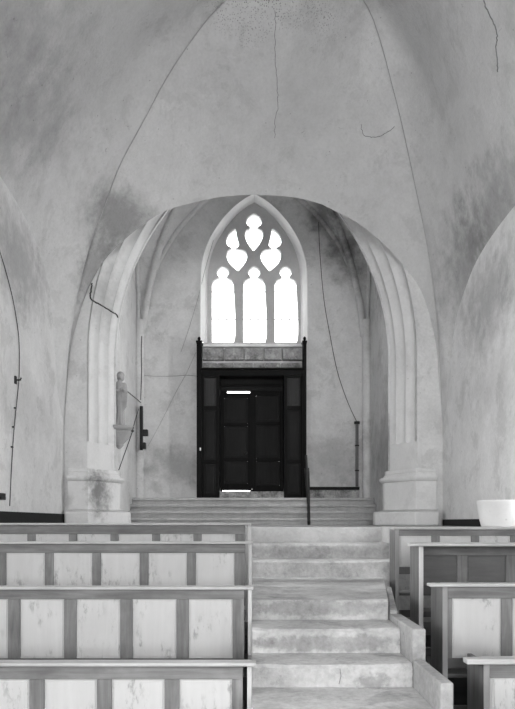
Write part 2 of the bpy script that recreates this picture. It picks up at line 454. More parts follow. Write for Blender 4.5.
# plain splay under the mouldings, plinths with caps and bases, both sides
def foot(s, g, inner=0.0):
    """pier footprint mirrored by s, grown by g"""
    x_wall = (XR if s > 0 else -XL)
    pts = [(2.94 + g * .15, YW + 0.05), (2.94 + g * .15, YW - 0.10 - g), (2.60 - g * 0.3, YW - 0.10 - g), (2.20 - g * 1.3, YI - 0.08 - g * 0.4), (2.20 - g * 1.3, YI + 0.1), (2.6, YI + 0.1)]
    return [(s * x, y) for x, y in pts]
def thin_foot(s):
    return [(s * x, y) for x, y in [(2.655, YW - 0.012), (2.34, YI - 0.03), (2.34, YI + 0.03), (2.8, YI + 0.03), (2.8, YW + 0.02)]]
for i, s in enumerate((-1, 1)):
    bm = bmesh.new()
    prism(bm, thin_foot(s), EZ + 0.7, EZ + 1.29)
    prism(bm, thin_foot(s), EZ + 1.29, EZ + 1.33, [(x * 1.0 + s * 0.03 * (1 if abs(x) < 2.5 else .3), y) for x, y in thin_foot(s)])
    struct(obj('trim_%d' % (2 + 3 * i), bm, M['jamb']))
    bm = bmesh.new()
    prism(bm, foot(s, -0.055), EZ + 0.80, EZ + 0.86)
    prism(bm, foot(s, -0.03), EZ + 0.74, EZ + 0.80, foot(s, -0.055))
    prism(bm, foot(s, 0.02), EZ + 0.70, EZ + 0.74)
    prism(bm, foot(s, -0.01), EZ + 0.66, EZ + 0.70, foot(s, 0.02))
    prism(bm, foot(s, -0.03), EZ + 0.20, EZ + 0.66)
    prism(bm, foot(s, 0.07), EZ + 0.175, EZ + 0.20, foot(s, -0.03))
    struct(obj('trim_%d' % (3 + 3 * i), bm, M['plinth'], bevel=0.008))
    bm = bmesh.new()
    prism(bm, foot(s, 0.10), FL_UP, EZ + 0.17)
    struct(obj('trim_%d' % (4 + 3 * i), bm, M['plinth'], bevel=0.03))

# ------------------------------------------------------------------ chamber behind the arch
CXL, CXR = -2.4, 2.45
struct(obj('wall_left', bx(CXL - 0.3, CXL, YI, YB + 0.02, FL_UP - 0.1, EZ + 8.4), M['chamber']))
bm = filled([rect(YI, YB + .02, FL_UP - .1, EZ + 8.4), archwin(12.32, 0.24, 3.3, 5.2)], 0, 0.3)
for v in bm.verts: v.co = Vector((CXR + v.co.y, v.co.x, v.co.z))
struct(obj('wall_right', bm, M['chamber']))
struct(obj('window_2', bx(CXR + .2, CXR + .206, 12.05, 12.6, 3.28, 5.75), M['glass']))  # unseen side window, added to light the chamber
# far wall, holed for the window and door
ZS = 4.2917
def wp(zx, zy): return (195 + zx / ZS, 190 + zy / ZS)
w_out = [(22, 655), (22, 500), (24, 400), (27, 330), (36, 285), (52, 235), (75, 190), (104, 145), (140, 103), (180, 65), (218, 38), (254, 20)]
def mirror(lst, c): return lst + [(2 * c - x, y) for x, y in lst[::-1][1:]]
w_in = [(54, 655), (54, 500), (55, 400), (59, 335), (68, 292), (84, 245), (106, 203), (132, 163), (163, 124), (196, 92), (226, 70), (254, 54)]
def to_world(lst, d): return [XZ(*wp(x, y), d) for x, y in lst]
def dens(lst, n):
    r = resample([Vector((x, y, 0)) for x, y in lst], n); return [(p.x, p.y) for p in r]
w_out_d = mirror(dens(w_out, 30), 253); w_in_d = mirror(dens(w_in, 30), 253)
YG = 14.92                                      # tracery front plane
o_world = to_world(w_out_d, YB); i_world = to_world(w_in_d, YG)
door_hole = rect((214 - VX) * YB / F, (289 - VX) * YB / F, H(-0.485) - .02, EZ + (VY - 372) * YB / F)
bm = filled([rect(CXL - .02, CXR + .02, FL_UP - .1, EZ + 8.4), o_world, door_hole], YB, YB + 0.45)
struct(obj('wall_far', bm, M['chamber']))
# corner shafts
bm = lathe(bmesh.new(), [(0.10, FL_UP + .5), (0.10, EZ + 4.2)], CXL + 0.06, YB - 0.04, 0, 16)
struct(obj('trim_8', bm, M['chamber'], smooth=True))
bm = lathe(bmesh.new(), [(0.10, FL_UP + .5), (0.10, EZ + 4.2)], CXR - 0.06, YB - 0.04, 0, 16)
struct(obj('trim_9', bm, M['chamber'], smooth=True))
# chamber vault with ribs
CX0, CY0 = 0.02, 13.2
def formeret(s, n=24):
    half = (CXR if s > 0 else -CXL) - 0.12; c = 1.35; R = half + c; a_end = math.acos(c / R)
    pts = []
    for k in range(n + 1):
        t = a_end * k / n; pts.append(Vector((s * (-c + R * math.cos(t)), YB, EZ + 3.9 + R * math.sin(t))))
    return pts
def cdiag(s, yc, n=24):
    x0 = s * ((CXR if s > 0 else -CXL) - 0.12)
    tab = [(0, 3.9), (.03, 4.5), (.1, 5.2), (.2, 5.85), (.32, 6.35), (.6, 7.1), (.8, 7.38), (1, 7.45)]
    return smooth_list(resample([Vector((x0 * (1 - t), yc + (CY0 - yc) * t, EZ + h)) for t, h in tab], n), 2)
def csidearch(s, yc, n=24):
    x0 = s * ((CXR if s > 0 else -CXL))
    tab = [(0, 3.9), (.04, 4.5), (.15, 5.2), (.35, 5.8), (.7, 6.2), (1, 6.3)]
    return smooth_list(resample([Vector((x0, yc + (CY0 - yc) * t, EZ + h)) for t, h in tab], n), 2)
bm = bmesh.new()
for s in (-1, 1):
    Fm = formeret(s)
    Fm[-1].x = 0.0
    for yc in (YB, YI):
        Dg = cdiag(s, yc); Fy = [Vector((p.x, yc, p.z)) for p in Fm]
        cell(bm, Fy, Dg, 6); cell(bm, csidearch(s, yc), Dg, 6)
struct(obj('ceiling', bm, M['chamber'], smooth=True))
k = 10
for s in (-1, 1):
    for yc in (YB, YI):
        struct(obj('trim_%d' % k, tube(bmesh.new(), [p - Vector((0, 0, .04)) for p in cdiag(s, yc)], 0.07, 8), M['chamber'], smooth=True)); k += 1
    struct(obj('trim_%d' % k, tube(bmesh.new(), [Vector((p.x, YB - 0.02, p.z)) for p in formeret(s)], 0.06, 8), M['chamber'], smooth=True)); k += 1
    struct(obj('trim_%d' % k, tube(bmesh.new(), [Vector((p.x - s * .04, p.y, p.z)) for p in csidearch(s, YB)], 0.045, 8), M['chamber'], smooth=True)); k += 1

# ------------------------------------------------------------------ the window
win = bpy.data.objects.new('window_1', None); C.objects.link(win); struct(win); win.location = (0, YG, EZ + 2.6)
# splayed moulding lofted from wall face to tracery
bm = bmesh.new(); rows = []
ring_t = [(-0.02, -0.05), (0.0, -0.05), (0.12, -0.05), (0.18, 0.0), (0.35, 0.09), (0.42, 0.10), (0.46, 0.15), (0.62, 0.24), (0.70, 0.25), (0.74, 0.27), (1.0, 0.33)]
for t, dy in ring_t:
    rows.append([bm.verts.new((ox + (ix - ox) * t, YB + dy, oz + (iz - oz) * t)) for (ox, oz), (ix, iz) in zip(o_world, i_world)])
for r0, r1 in zip(rows, rows[1:]):
    for j in range(len(r0) - 1): bm.faces.new((r0[j], r0[j + 1], r1[j + 1], r1[j]))
mo = obj('window_moulding', bm, M['hood'], win, smooth=True); mo.data.set_sharp_from_angle(angle=math.radians(30))
# tracery openings (coordinates measured on the enlarged photograph)
def rnd_light(cx, w, top, bot, lob_r, lob_cy, lob_top):
    pts = [(cx - w, bot), (cx - w, top + 34), (cx - w + 3, top + 18), (cx - w + 11, top + 6), (cx - w + 22, top), (cx - 20, top - 2)]
    pts += [(cx - 22, top - 8), (cx - lob_r + 1, lob_cy + 8), (cx - lob_r, lob_cy - 2), (cx - lob_r * .85, lob_cy - 13), (cx - lob_r * .5, lob_cy - 22), (cx - 6, lob_top + 5), (cx, lob_top)]
    return pts + [(2 * cx - x, y) for x, y in pts[::-1][1:]]
def heart(cx, x0, x1, ytop, ymid, ybot):
    return None
left_pair = [(185, 352), (165, 336), (148, 320), (137, 302), (132, 283), (133, 266), (142, 253), (150, 248),   # left of the lower heart up to the neck
             (138, 240), (131, 226), (130, 212), (135, 197), (146, 181), (160, 168), (176, 160),                 # left bulge of the teardrop
             (181, 178), (185, 198), (190, 216), (193, 232), (190, 243), (184, 249),                           # right side of the teardrop
             (205, 252), (219, 260), (227, 274), (227, 291), (220, 310), (207, 328), (195, 342)]
right_pair = [(2 * 252.5 - x + 0, y) for x, y in left_pair]
top_pair = [(250, 266), (236, 248), (222, 228), (213, 206), (210, 187), (214, 173), (222, 165), (234, 161),
            (222, 151), (217, 136), (220, 121), (230, 109), (243, 101), (253, 96),
            (263, 101), (276, 109), (286, 121), (290, 136), (285, 151), (273, 161),
            (284, 165), (292, 173), (296, 187), (293, 206), (283, 228), (267, 250)]
holes = [rnd_light(119, 51, 378, 655, 30, 352, 320), rnd_light(254, 51, 378, 655, 30, 352, 320), rnd_light(389, 51, 378, 655, 30, 352, 320), left_pair, right_pair, top_pair]
def close_dens(lst):
    v = resample([Vector((x, y, 0)) for x, y in lst + [lst[0]]], 70)[:-1]; return [(p.x, p.y) for p in v]
plate = [(x, z) for x, z in to_world([(x + (253 - x) * -0.02, y + 0) for x, y in w_in_d], YG)]
plate[0] = (plate[0][0], plate[0][1] - 0.06); plate[-1] = (plate[-1][0], plate[-1][1] - 0.06)
bm = filled([plate] + [to_world(close_dens(h), YG) for h in holes], YG, YG + 0.16, bevel=0.022)
tc = obj('tracery', bm, M['tracery'], win)
zb = EZ + (VY - 343) * YG / F; zt = EZ + (VY - 196) * YG / F
bm = filled([plate], YG + 0.08, YG + 0.086)
pane = obj('window_pane', bm, M['glass'], win)
for cx in (119, 254, 389):
    for zy in (434, 552):
        a = XZ(*wp(cx - 55, zy), YG); b = XZ(*wp(cx + 55, zy), YG)
        obj('saddle_bar', bx(a[0], b[0], YG + .05, YG + .062, a[1] - .011, a[1] + .011), M['lead'], win)
    for zx in (cx - 17, cx + 17):
        a = XZ(*wp(zx, 655), YG); b = XZ(*wp(zx, 395), YG)
        obj('lead_line', bx(a[0] - .005, a[0] + .005, YG + .07, YG + .075, a[1], b[1]), M['lead'], pane)
# sill: sloped ledge and the rough masonry band above the porch
bm = bx((203 - VX) * 14.5 / F, (303.5 - VX) * 14.5 / F, 14.5, YG + .1, EZ + (VY - 346.5) * 14.5 / F, EZ + (VY - 343.8) * 14.5 / F)
obj('window_sill', bm, M['hood'], win, bevel=0.01)
bm = bmesh.new()
random.seed(3)
z0, z1 = EZ + (VY - 369) * 14.47 / F, EZ + (VY - 347) * 14.47 / F
xa, xb = (202 - VX) * 14.47 / F, (303.5 - VX) * 14.47 / F
for r, (f0, f1) in enumerate(((0, .30), (.42, .98))):
    x = xa
    while x < xb - 0.02:
        w = random.uniform(.25, .5); x2 = min(x + w, xb)
        if xb - x2 < .1: x2 = xb
        d = random.uniform(0, .025)
        box(bm, x + .010, x2 - .010, 14.47 + d + (0.03 if r == 0 else 0), YB + .02, z0 + (z1 - z0) * f0 + .004, z0 + (z1 - z0) * f1)
        x = x2
struct(obj('trim_%d' % k, bm, M['sill'], bevel=0.012)); k += 1

# ------------------------------------------------------------------ porch and door
YP = 14.34
def pb(x0, x1, y0, y1, d0, d1):                 # box from a pixel rectangle at depth d0
    a = XZ(x0, y0, d0); b = XZ(x1, y1, d0); return bx(a[0], b[0], d0, d1, a[1], b[1])
door = bpy.data.objects.new('door_1', None); C.objects.link(door); struct(door); ZT = H(-0.485); door.location = (0, YP, ZT)
for x0, x1 in ((196.6, 201.2), (303, 306.5)):
    a = XZ(x0, 342, YP - .06); b = XZ(x1, 342, YP - .06)
    bm = bx(a[0], b[0], YP - .06, YB - .005, ZT, a[1])
    box(bm, a[0] - .015, b[0] + .015, YP - .075, YB - .006, a[1], a[1] + .03)
    cxm = (a[0] + b[0]) / 2
    lathe(bm, [(0.0, .13), (.025, .11), (.035, .075), (.02, .05), (.03, .03)], cxm, YP, a[1], 12)
    obj('porch_post', bm, M['door'], door, bevel=.004)
obj('lintel', pb(201, 304, 368.5, 375.5, YP - .02, YB - .005), M['door'], door, bevel=.006)
bm = pb(201, 304, 367.5, 369.2, YP - .07, YB - .006); obj('cornice', bm, M['door'], door, bevel=.004)
def side_panel(x0, x1):
    bm = bmesh.new()
    z_b = ZT; 
    def r(xa_, xb_, ya, yb, da, db):
        a = XZ(xa_, ya, YP); b = XZ(xb_, yb, YP); box(bm, a[0], b[0], YP + da, YP + db, min(a[1], b[1]), max(a[1], b[1]))
    yb_ = VY - (ZT - EZ) * F / YP
    r(x0, x0 + 3, 375.5, yb_, 0, .05); r(x1 - 3, x1, 375.5, yb_, 0, .05)
    for ya, yb in ((375.5, 377.5), (406, 410), (460, 463.5), (yb_ - 4, yb_)): r(x0 + 3, x1 - 3, ya, yb, 0, .05)
    p = obj('side_frame', bm, M['door'], door, bevel=.004)
    for (ya, yb, mt) in ((377.5, 406, 'doorglass'), (410, 460, 'doorpanel'), (463.5, yb_ - 4, 'doorpanel')):
        a = XZ(x0 + 3, ya, YP); b = XZ(x1 - 3, yb, YP)
        bm2 = bx(a[0], b[0], YP + .025, YP + .04, a[1], b[1])
        box(bm2, a[0] + .04, b[0] - .04, YP + .012, YP + .03, b[1] + .04, a[1] - .04)
        obj('side_panel', bm2, M[mt], door, bevel=.006)
side_panel(201, 219.5); side_panel(284, 303.3)
# reveals of the passage
YD = 14.82
for x0, x1 in ((215, 219.5), (284, 288)):
    a = XZ(x0, 375, YP); b = XZ(x1, 375, YP)
    obj('passage_lining', bx(a[0], b[0], YP + .05, YB + .44, ZT, EZ + (VY - 373) * YP / F), M['door'], door)
obj('passage_ceiling', bx(XZ(219.5, 0, YP)[0], XZ(284, 0, YP)[0], YP + .1, YB + .44, EZ + 3.03, EZ + 3.10), M['door'], door)
# transom above the leaves, with a thin gap over the left leaf
xa, xm, xb = XZ(219.5, 0, YP)[0], XZ(252, 0, YD)[0], XZ(284, 0, YP)[0]
z_tr = EZ + (VY - 391) * YD / F; z_gap = EZ + (VY - 393.1) * YD / F
obj('transom', bx(xa, xb, YD - .02, YD + .08, z_tr, EZ + 3.05), M['doorpanel'], door, bevel=.004)
obj('transom_rail', bx(xa, xb, YD - .05, YD + .08, z_tr + .09, z_tr + .15), M['door'], door, bevel=.006)
gx0, gx1 = XZ(227, 0, YD)[0], XZ(250, 0, YD)[0]
z_th = EZ + (VY - 491.8) * YD / F
obj('threshold', bx(xa, xb, YP + .02, YB + .3, ZT, z_th - .012), M['sill'], door, bevel=.004)
z_lb = EZ + (VY - 490.3) * YD / F
def leaf(x0, x1, zb_, zt_, gaptop=None):
    bm = bmesh.new(); y0, y1 = YD, YD + .05; st = .085
    box(bm, x0, x0 + st, y0, y1, zb_, zt_); box(bm, x1 - st, x1, y0, y1, zb_, zt_)
    hts = [zb_, zb_ + .14, zb_ + (zt_ - zb_) * .30, zb_ + (zt_ - zb_) * .335, zb_ + (zt_ - zb_) * .66, zb_ + (zt_ - zb_) * .695, zt_ - .1, zt_]
    for i in (0, 2, 4, 6): box(bm, x0 + st, x1 - st, y0, y1, hts[i], hts[i + 1])
    fr = obj('door_leaf', bm, M['door'], door, bevel=.005)
    for i in (1, 3, 5):
        bm = bx(x0 + st, x1 - st, y0 + .02, y1 - .01, hts[i], hts[i + 1])
        box(bm, x0 + st + .04, x1 - st - .04, y0 + .006, y0 + .03, hts[i] + .04, hts[i + 1] - .04)
        obj('door_panel', bm, M['doorpanel'], fr, bevel=.006)
    return fr
l1 = leaf(xa - .012, xm - .0005, z_lb, z_gap); l2 = leaf(xm + .0005, xb + .012, z_th, z_tr)
obj('door_gap_filler', bx(xa, gx0, YD + .01, YD + .06, z_gap, z_tr), M['door'], door)
obj('door_gap_filler', bx(gx1, xm + .01, YD + .01, YD + .06, z_gap, z_tr), M['door'], door)
obj('door_gap_filler', bx(xa, XZ(222.5, 0, YD)[0], YD + .01, YD + .06, z_th - .01, z_lb), M['door'], door)
obj('door_gap_filler', bx(XZ(250, 0, YD)[0], xm + .01, YD + .01, YD + .06, z_th - .01, z_lb), M['door'], door)
obj('meeting_stile', bx(xm - .03, xm + .03, YD - .02, YD + .06, z_th + .07, z_gap - .01), M['door'], l2, bevel=.005)
bm = lathe(bmesh.new(), [(0, -.05), (.03, -.045), (.035, -.02), (.015, 0), (.015, .04)], 0, 0, 0, 14)
for v in bm.verts: v.co = Vector((XZ(246, 0, YD)[0] + v.co.x, YD - .01 + v.co.z, EZ + (VY - 453) * YD / F + v.co.y))
obj('door_knob', bm, M['iron'], l1, smooth=True)
bm = bx(*[XZ(198.5, 0, YP)[0] + q for q in (.03, .055)], YP - .075, YP - .055, EZ + (VY - 451) * YP / F, EZ + (VY - 448) * YP / F)
obj('latch_plate', bm, M['hood'], door)

# skirting beside the porch on the far wall
bm = bx((307.5 - VX) * YB / F, (359 - VX) * YB / F, YB - .05, YB + .01, ZT, EZ + (VY - 490) * YB / F)
struct(obj('trim_%d' % k, bm, M['sill'], bevel=.01)); k += 1
bm = bx((307.5 - VX) * YB / F, (359 - VX) * YB / F, YB - .08, YB + .01, EZ + (VY - 490) * YB / F, EZ + (VY - 487) * YB / F)
struct(obj('trim_%d' % k, bm, M['darktrim'], bevel=.006)); k += 1

# steps up to the porch
t = thing('door_steps', (0, 13.25, FL_UP), 'four wide worn stone steps rising to the dark wooden porch', 'steps')
tops = [(13.25, -0.08), (13.5, -.215), (13.75, -.35), (14.0, -.485)]
for i, (y, h) in enumerate(tops):
    
    zt_ = H(h); zb_ = FL_UP if i == 0 else H(tops[i - 1][1])
    bm = bx(CXL + .004, CXR - .004, y + .045, YB - .002, zb_ + .001, zt_ - .055)
    box(bm, CXL + .004, CXR - .004, y, YB - .002, zt_ - .055, zt_)
    # joints
    obj('step', bm, M['doorstep'], t, bevel=.01)

# ------------------------------------------------------------------ floors
def fl(x0, x1, y0, y1, h, m='floor'): return struct(obj('floor', bx(x0, x1, y0, y1, -0.3, H(h)), M[m]))
SX0, SX1 = 0.0, 1.5
fl(CXL - .05, CXR + .05, 8.1, YB + .3, .06)     # upper platform
fl(XL, CXL - .05, 8.1, 11.25, .06); fl(CXR + .05, XR, 8.1, 11.25, .06)
fl(XL, SX0, 7.35, 8.1, .06); fl(SX1, XR, 7.35, 8.1, .06)
terr = [(6.5, 7.35, 1.05), (5.5, 6.5, 1.22), (4.65, 5.5, 1.5)]
for y0, y1, h in terr:
    fl(XL, SX0 - .01, y0, y1, h, 'boards'); fl(1.09 if y0 < 5.2 else 1.23 if y0 < 6 else 1.33, XR, y0, y1, h, 'boards')
fl(XL, XR, -16.2, 3.6, 1.85); fl(XL, XR, 3.6, 4.65, 1.85, 'boards')

# aisle stairs
t = thing('aisle_stairs', (0.5, 2.5, FL_LOW), 'broad flight of worn pale stone steps between the left and right pews', 'stairs')
def stone_step(x0, x1, y0, y1, h, seed, hb=1.85):
    bm = bmesh.new(); random.seed(seed)
    nx = 26; rows = []
    zt_ = H(h); zb_ = H(hb)
    ny = max(2, int((y1 - y0) / .12))
    def worn(x, y, edge): 
        u = (x - x0) / (x1 - x0); s = math.sin(PI * u)
        n = noise.noise(Vector((x * 3.1, y * 2.1, seed * 7.7)))
        n2 = noise.noise(Vector((x * 11, y * 7, seed * 3.3)))
        return Vector((0, edge * (0.012 * n + 0.008 * n2), -edge * (.008 * s + .006 * abs(n2)) + .003 * n))
    front_b = [bm.verts.new((x0 + (x1 - x0) * i / nx, y0, zb_)) for i in range(nx + 1)]
    fm = [bm.verts.new(Vector((x0 + (x1 - x0) * i / nx, y0 - .004, zt_ - .06)) + worn(x0 + (x1 - x0) * i / nx, y0, .5) * Vector((0, 1, 0)).y * 1.0) for i in range(nx + 1)]
    f1 = [bm.verts.new(Vector((x0 + (x1 - x0) * i / nx, y0 - .004, zt_ - .018)) + worn(x0 + (x1 - x0) * i / nx, y0, 1)) for i in range(nx + 1)]
    rows = [front_b, fm, f1]
    for j in range(ny + 1):
        y = y0 + .016 + (y1 - y0 - .016) * j / ny
        e = 1.0 if j == 0 else 0.15
        rows.append([bm.verts.new(Vector((x0 + (x1 - x0) * i / nx, y, zt_)) + worn(x0 + (x1 - x0) * i / nx, y, e) * (1 if j < ny else 0)) for i in range(nx + 1)])
    rows.append([bm.verts.new((x0 + (x1 - x0) * i / nx, y1, zb_)) for i in range(nx + 1)])
    for r0, r1 in zip(rows, rows[1:]):
        for i in range(nx): bm.faces.new((r0[i], r0[i + 1], r1[i + 1], r1[i]))
    bm.faces.new([r[0] for r in rows]); bm.faces.new([r[-1] for r in rows][::-1])
    if seed == 3:                                  # the landing narrows towards the lower flight
        for v in bm.verts: v.co.x *= (1.0 + (v.co.y - y0) * .17) / x1
    return bm
ST = [(0.001, 1.499, 7.65, 8.099, .23), (0.001, 1.499, 7.18, 7.648, .39), (0.001, 1.318, 5.14, 7.178, .569), (0.001, 1.0, 4.73, 5.138, .716), (0.001, 1.0, 4.36, 4.728, .885),
      (0.001, 1.0, 3.72, 4.358, 1.028), (0.001, 1.0, 3.15, 3.718, 1.2), (0.001, 1.0, 2.6, 3.148, 1.37), (0.001, 1.0, 2.05, 2.598, 1.54), (0.001, 1.0, 1.5, 2.048, 1.7)]
for i, (x0, x1, y0, y1, h) in enumerate(ST):
    s_ = obj('step', stone_step(x0, x1, y0, y1, h, i + 1), M['step'], t, smooth=False)
# crack on the fifth riser
bm = tube(bmesh.new(), [P(336, 655, 4.70), P(340, 662, 4.5) + Vector((0, 0, 0)), P(340, 669, 4.352), P(341, 676, 4.352), P(339, 684, 4.352)], .002, 5)
obj('crack', bm, M['hair'], t)
# kerbs
def kerb(x0, x1, y0, y1, h, label, slope=None):
    bm = bx(x0, x1, y0, y1, FL_LOW - .0, H(h))
    if slope:
        for v in bm.verts:
            if v.co.z > 0.1 and v.co.y > (y0 + y1) / 2: v.co.z = H(slope)
    return tag(obj('stone_kerb', bm, M['kerb'], origin=((x0 + x1) / 2, y0, FL_LOW), bevel=.008), label, 'kerb')
kerb(1.002, 1.088, 4.38, 5.1, .67, 'pale stone kerb block on the right of the stairs, the upper and farther one')
kerb(1.002, 1.072, 3.72, 4.36, .856, 'pale stone kerb block at the bottom right, in front of the nearest pew')
bm = bmesh.new(); ft = [(1.142, 5.95), (1.004, 5.105), (1.06, 5.105), (1.185, 5.95)]
prism(bm, ft, FL_LOW, 1.0)
for v in bm.verts:
    if v.co.z > .5: v.co.z = H(.55) if v.co.y > 5.5 else H(.645)
tag(obj('stone_kerb', bm, M['kerb'], origin=(1.05, 5.1, FL_LOW), bevel=.008), 'sloping stone kerb block beside the landing, below the farthest right pew', 'kerb')
bm = bx(-.008, -.0005, 1.5, 7.1, FL_LOW, H(1.4)); bm.free()

# ------------------------------------------------------------------ pews
def pew(name_label, s, X0, y, hcap, hfloor, hseat, p_first, p_w, post_w, X_end, rail_h=.088, hpan=.46, cap_over=.025, recess=0.0, depth=.33, panelmat='panel', cap_t=.022, group=None, cap_front=.03, stile_mat='stile', p_list=None):
    """s=+1 runs right from the aisle end X0, s=-1 left; y = near face"""
    zf = H(hfloor); zc = H(hcap)
    r = thing('church_pew', (X0, y, zf), name_label, 'pew', group)
    yb = y + recess                               # plane of the panelled back
    th = .022 if s < 0 else .03
    # end boards
    for nm, xe, dr in (('end_board', X0, s), ('end_board', X_end, -s)):
        bm = bx(xe, xe + dr * th, y + .012, y + depth, zf, zc - cap_t)
        e = obj(nm, bm, M['endboard'], r, bevel=.004)
        bm = bx(xe - dr * .002, xe + dr * (th + .004), y, y + .0115, zf, zc - cap_t)
        g = obj('end_edging', bm, M['endedge' if (recess or s < 0) else 'endedge_grey'], e, bevel=.003)
    # cap
    bm = bx(X0 - s * cap_over, X_end + s * 0.0, y - cap_front, y + .055, zc - cap_t, zc)
    box(bm, *sorted((X0 - s * .004, X_end)), y + .055, y + (depth if recess else .075), zc - cap_t, zc)
    obj('cap', bm, M['cap'], r, bevel=.006)
    # frame
    bm = bmesh.new(); xs = X0 + s * (th + (.03 if s < 0 else .004)); xe = X_end - s * (th + .004)
    box(bm, *sorted((xs, xe)), yb, yb + .032, zc - cap_t - rail_h, zc - cap_t - .001)
    zp1 = zc - cap_t - rail_h; zp0 = zc - hpan
    fr = obj('back_rail', bm, M['rail'], r, bevel=.004)
    bm = bx(xs, xe, yb, yb + .032, zp0 - .07, zp0)
    obj('lower_rail', bm, M['seat'], r, bevel=.004)
    x = X0 + s * p_first
    st = bmesh.new(); box(st, *sorted((xs, x)), yb + .0005, yb + .032, zp0 + .0003, zp1 - .0003)
    obj('stile', st, M[stile_mat], r, bevel=.003)
    L = abs(X_end - X0) - th - .01
    while True:
        o1 = abs(x - X0)
        if o1 > L - .03: break
        x2 = x + s * p_w
        if abs(x2 - X0) > L: x2 = xe
        bm = bx(x, x2, yb + .012, yb + .024, zp0, zp1)
        a, b = sorted((x, x2))
        if b - a > .1: box(bm, a + .012, b - .012, yb + .007, yb + .02, zp0 + .012, zp1 - .012)
        obj('panel', bm, M[panelmat], r, bevel=.003)
        if x2 == xe: break
        x3 = x2 + s * post_w
        if abs(x3 - X0) > L: x3 = xe
        st = bx(x2, x3, yb + .0005, yb + .032, zp0 + .0003, zp1 - .0003)
        obj('stile', st, M['stile'], r, bevel=.003)
        x = x3
        if x3 == xe: break
    # seat and its front leg board
    zs_ = H(hseat)
    if recess: ys0, ys1 = y + .02, yb - .003
    else: ys0, ys1 = yb + .036, y + depth - .01
    obj('seat', bx(xs, xe, ys0, ys1, zs_ - .028, zs_), M['seat'], r, bevel=.005)
    obj('foot_rail', bx(xs, xe, y + .14, y + .17, zf + .12, zf + .19), M['seat'], r, bevel=.005)
    for q in (.33, .66):
        xq = xs + (xe - xs) * q
        obj('seat_bracket', bx(xq - .015, xq + .015, ys0 + .01, ys1 - .01, zf, zs_ - .0285), M['seat'], r, bevel=.004)
    return r
WLx = XL + .012; WRx = XR - .012
pew('farthest pew on the left, only its top rail and a strip of pale panels showing', -1, -.012, 6.70, .01, 1.05, .62, .150, .32, .078, WLx, rail_h=.083, hpan=.44, cap_over=.0)
pew('second farthest pew on the left, blotched pale panels behind the taller nearer pews', -1, -.004, 5.87, .163, 1.22, .80, .143, .325, .073, WLx, rail_h=.075, hpan=.47, cap_over=.012)
pew('second nearest pew on the left, with four large bright panels between grey stiles', -1, -.003, 4.98, .458, 1.5, 1.08, .135, .313, .087, WLx, rail_h=.07, hpan=.515, cap_over=.016)
pew('nearest pew on the left, cut off by the bottom edge of the view', -1, -.003, 4.16, .832, 1.85, 1.42, .115, .315, .087, WLx, rail_h=.082, hpan=.50, cap_over=.028)
pew('farthest pew on the right, beneath the white basin with its open end by the steps', 1, 1.375, 6.70, .05, 1.05, .68, .045, .30, .078, WRx, rail_h=.06, hpan=.38, cap_over=.03, stile_mat='stile_light', depth=.30)
pew('second farthest pew on the right, with recessed panels coloured dark for shade behind a pale-edged end board', 1, 1.338, 5.60, .172, 1.22, .72, .065, .325, .085, WRx, rail_h=.085, hpan=.36, cap_over=.09, recess=.29, depth=.33, panelmat='panel_dark', stile_mat='stile_light')
pew('second nearest pew on the right, with a large bright stained panel beside its end', 1, 1.323, 4.85, .425, 1.5, 1.06, .065, .34, .078, WRx, rail_h=.083, hpan=.52, cap_over=.10, stile_mat='stile')
pew('nearest pew at the bottom right corner, its slanted end board beside the kerb', 1, 1.379, 4.16, .81, 1.85, 1.46, .052, .35, .085, WRx, rail_h=.085, hpan=.52, cap_over=.11, stile_mat='stile_light', cap_t=.032)

# ------------------------------------------------------------------ black skirting on the side walls
struct(obj('baseboard_left', bx(XL, XL + .03, 7.4, YW - .11, FL_UP, EZ + .128), M['darktrim'], bevel=.004))
struct(obj('baseboard_right', bx(XR - .03, XR, 7.4, YW - .11, FL_UP, EZ + .04), M['darktrim'], bevel=.004))

# ------------------------------------------------------------------ white basin
prof = [(0, 0), (.205, 0), (.225, .012), (.245, .08), (.262, .17), (.272, .262), (.280, .275), (.280, .292), (.262, .295), (.252, .27), (.235, .13), (.20, .05), (0, .04)]
bm = lathe(bmesh.new(), prof, 2.745, 7.66, FL_UP, 40)
bmesh.ops.remove_doubles(bm, verts=bm.verts, dist=1e-4)
b_ = tag(obj('basin', bm, M['basin'], origin=(2.745, 7.66, FL_UP), smooth=True), 'round white basin on the floor by the right wall behind the farthest pew', 'basin')
b_.data.set_sharp_from_angle(angle=math.radians(40))

# ------------------------------------------------------------------ statue and its console
YS = 12.05; sx = -2.275
zs = EZ + (VY - 426) * YS / F; sc = ((426 - 372.5) * YS / F)   # figure height
bm = bmesh.new()
secs = [(0, .14, .115), (.03, .145, .12), (.12, .128, .108), (.25, .118, .098), (.38, .122, .10), (.48, .128, .102), (.56, .115, .09), (.62, .108, .085), (.70, .125, .09), (.76, .132, .088), (.80, .118, .075), (.825, .07, .055), (.845, .045, .042), (.86, .042, .042)]
rings = []
for (q, rx, ry) in secs:
    ring = []
    for kk in range(48):
        a = 2 * PI * kk / 48
        fold = 1 + (0.09 * math.sin(a * 9 + q * 4) + .04 * math.sin(a * 5 - q * 7)) * max(0, 1 - q / .6)
        fold += .03 * math.sin(a * 4 + q * 22) * (1 if .45 < q < .78 else 0)
        ring.append(bm.verts.new((sx + .62 * sc * rx * fold * math.cos(a) + .012 * math.sin(q * 5), YS + .9 * sc * ry * fold * math.sin(a), zs + q * sc)))
    rings.append(ring)
for a, b in zip(rings, rings[1:]):
    for kk in range(48): bm.faces.new((a[kk], a[(kk + 1) % 48], b[(kk + 1) % 48], b[kk]))
bm.faces.new(rings[0][::-1]); bm.faces.new(rings[-1])
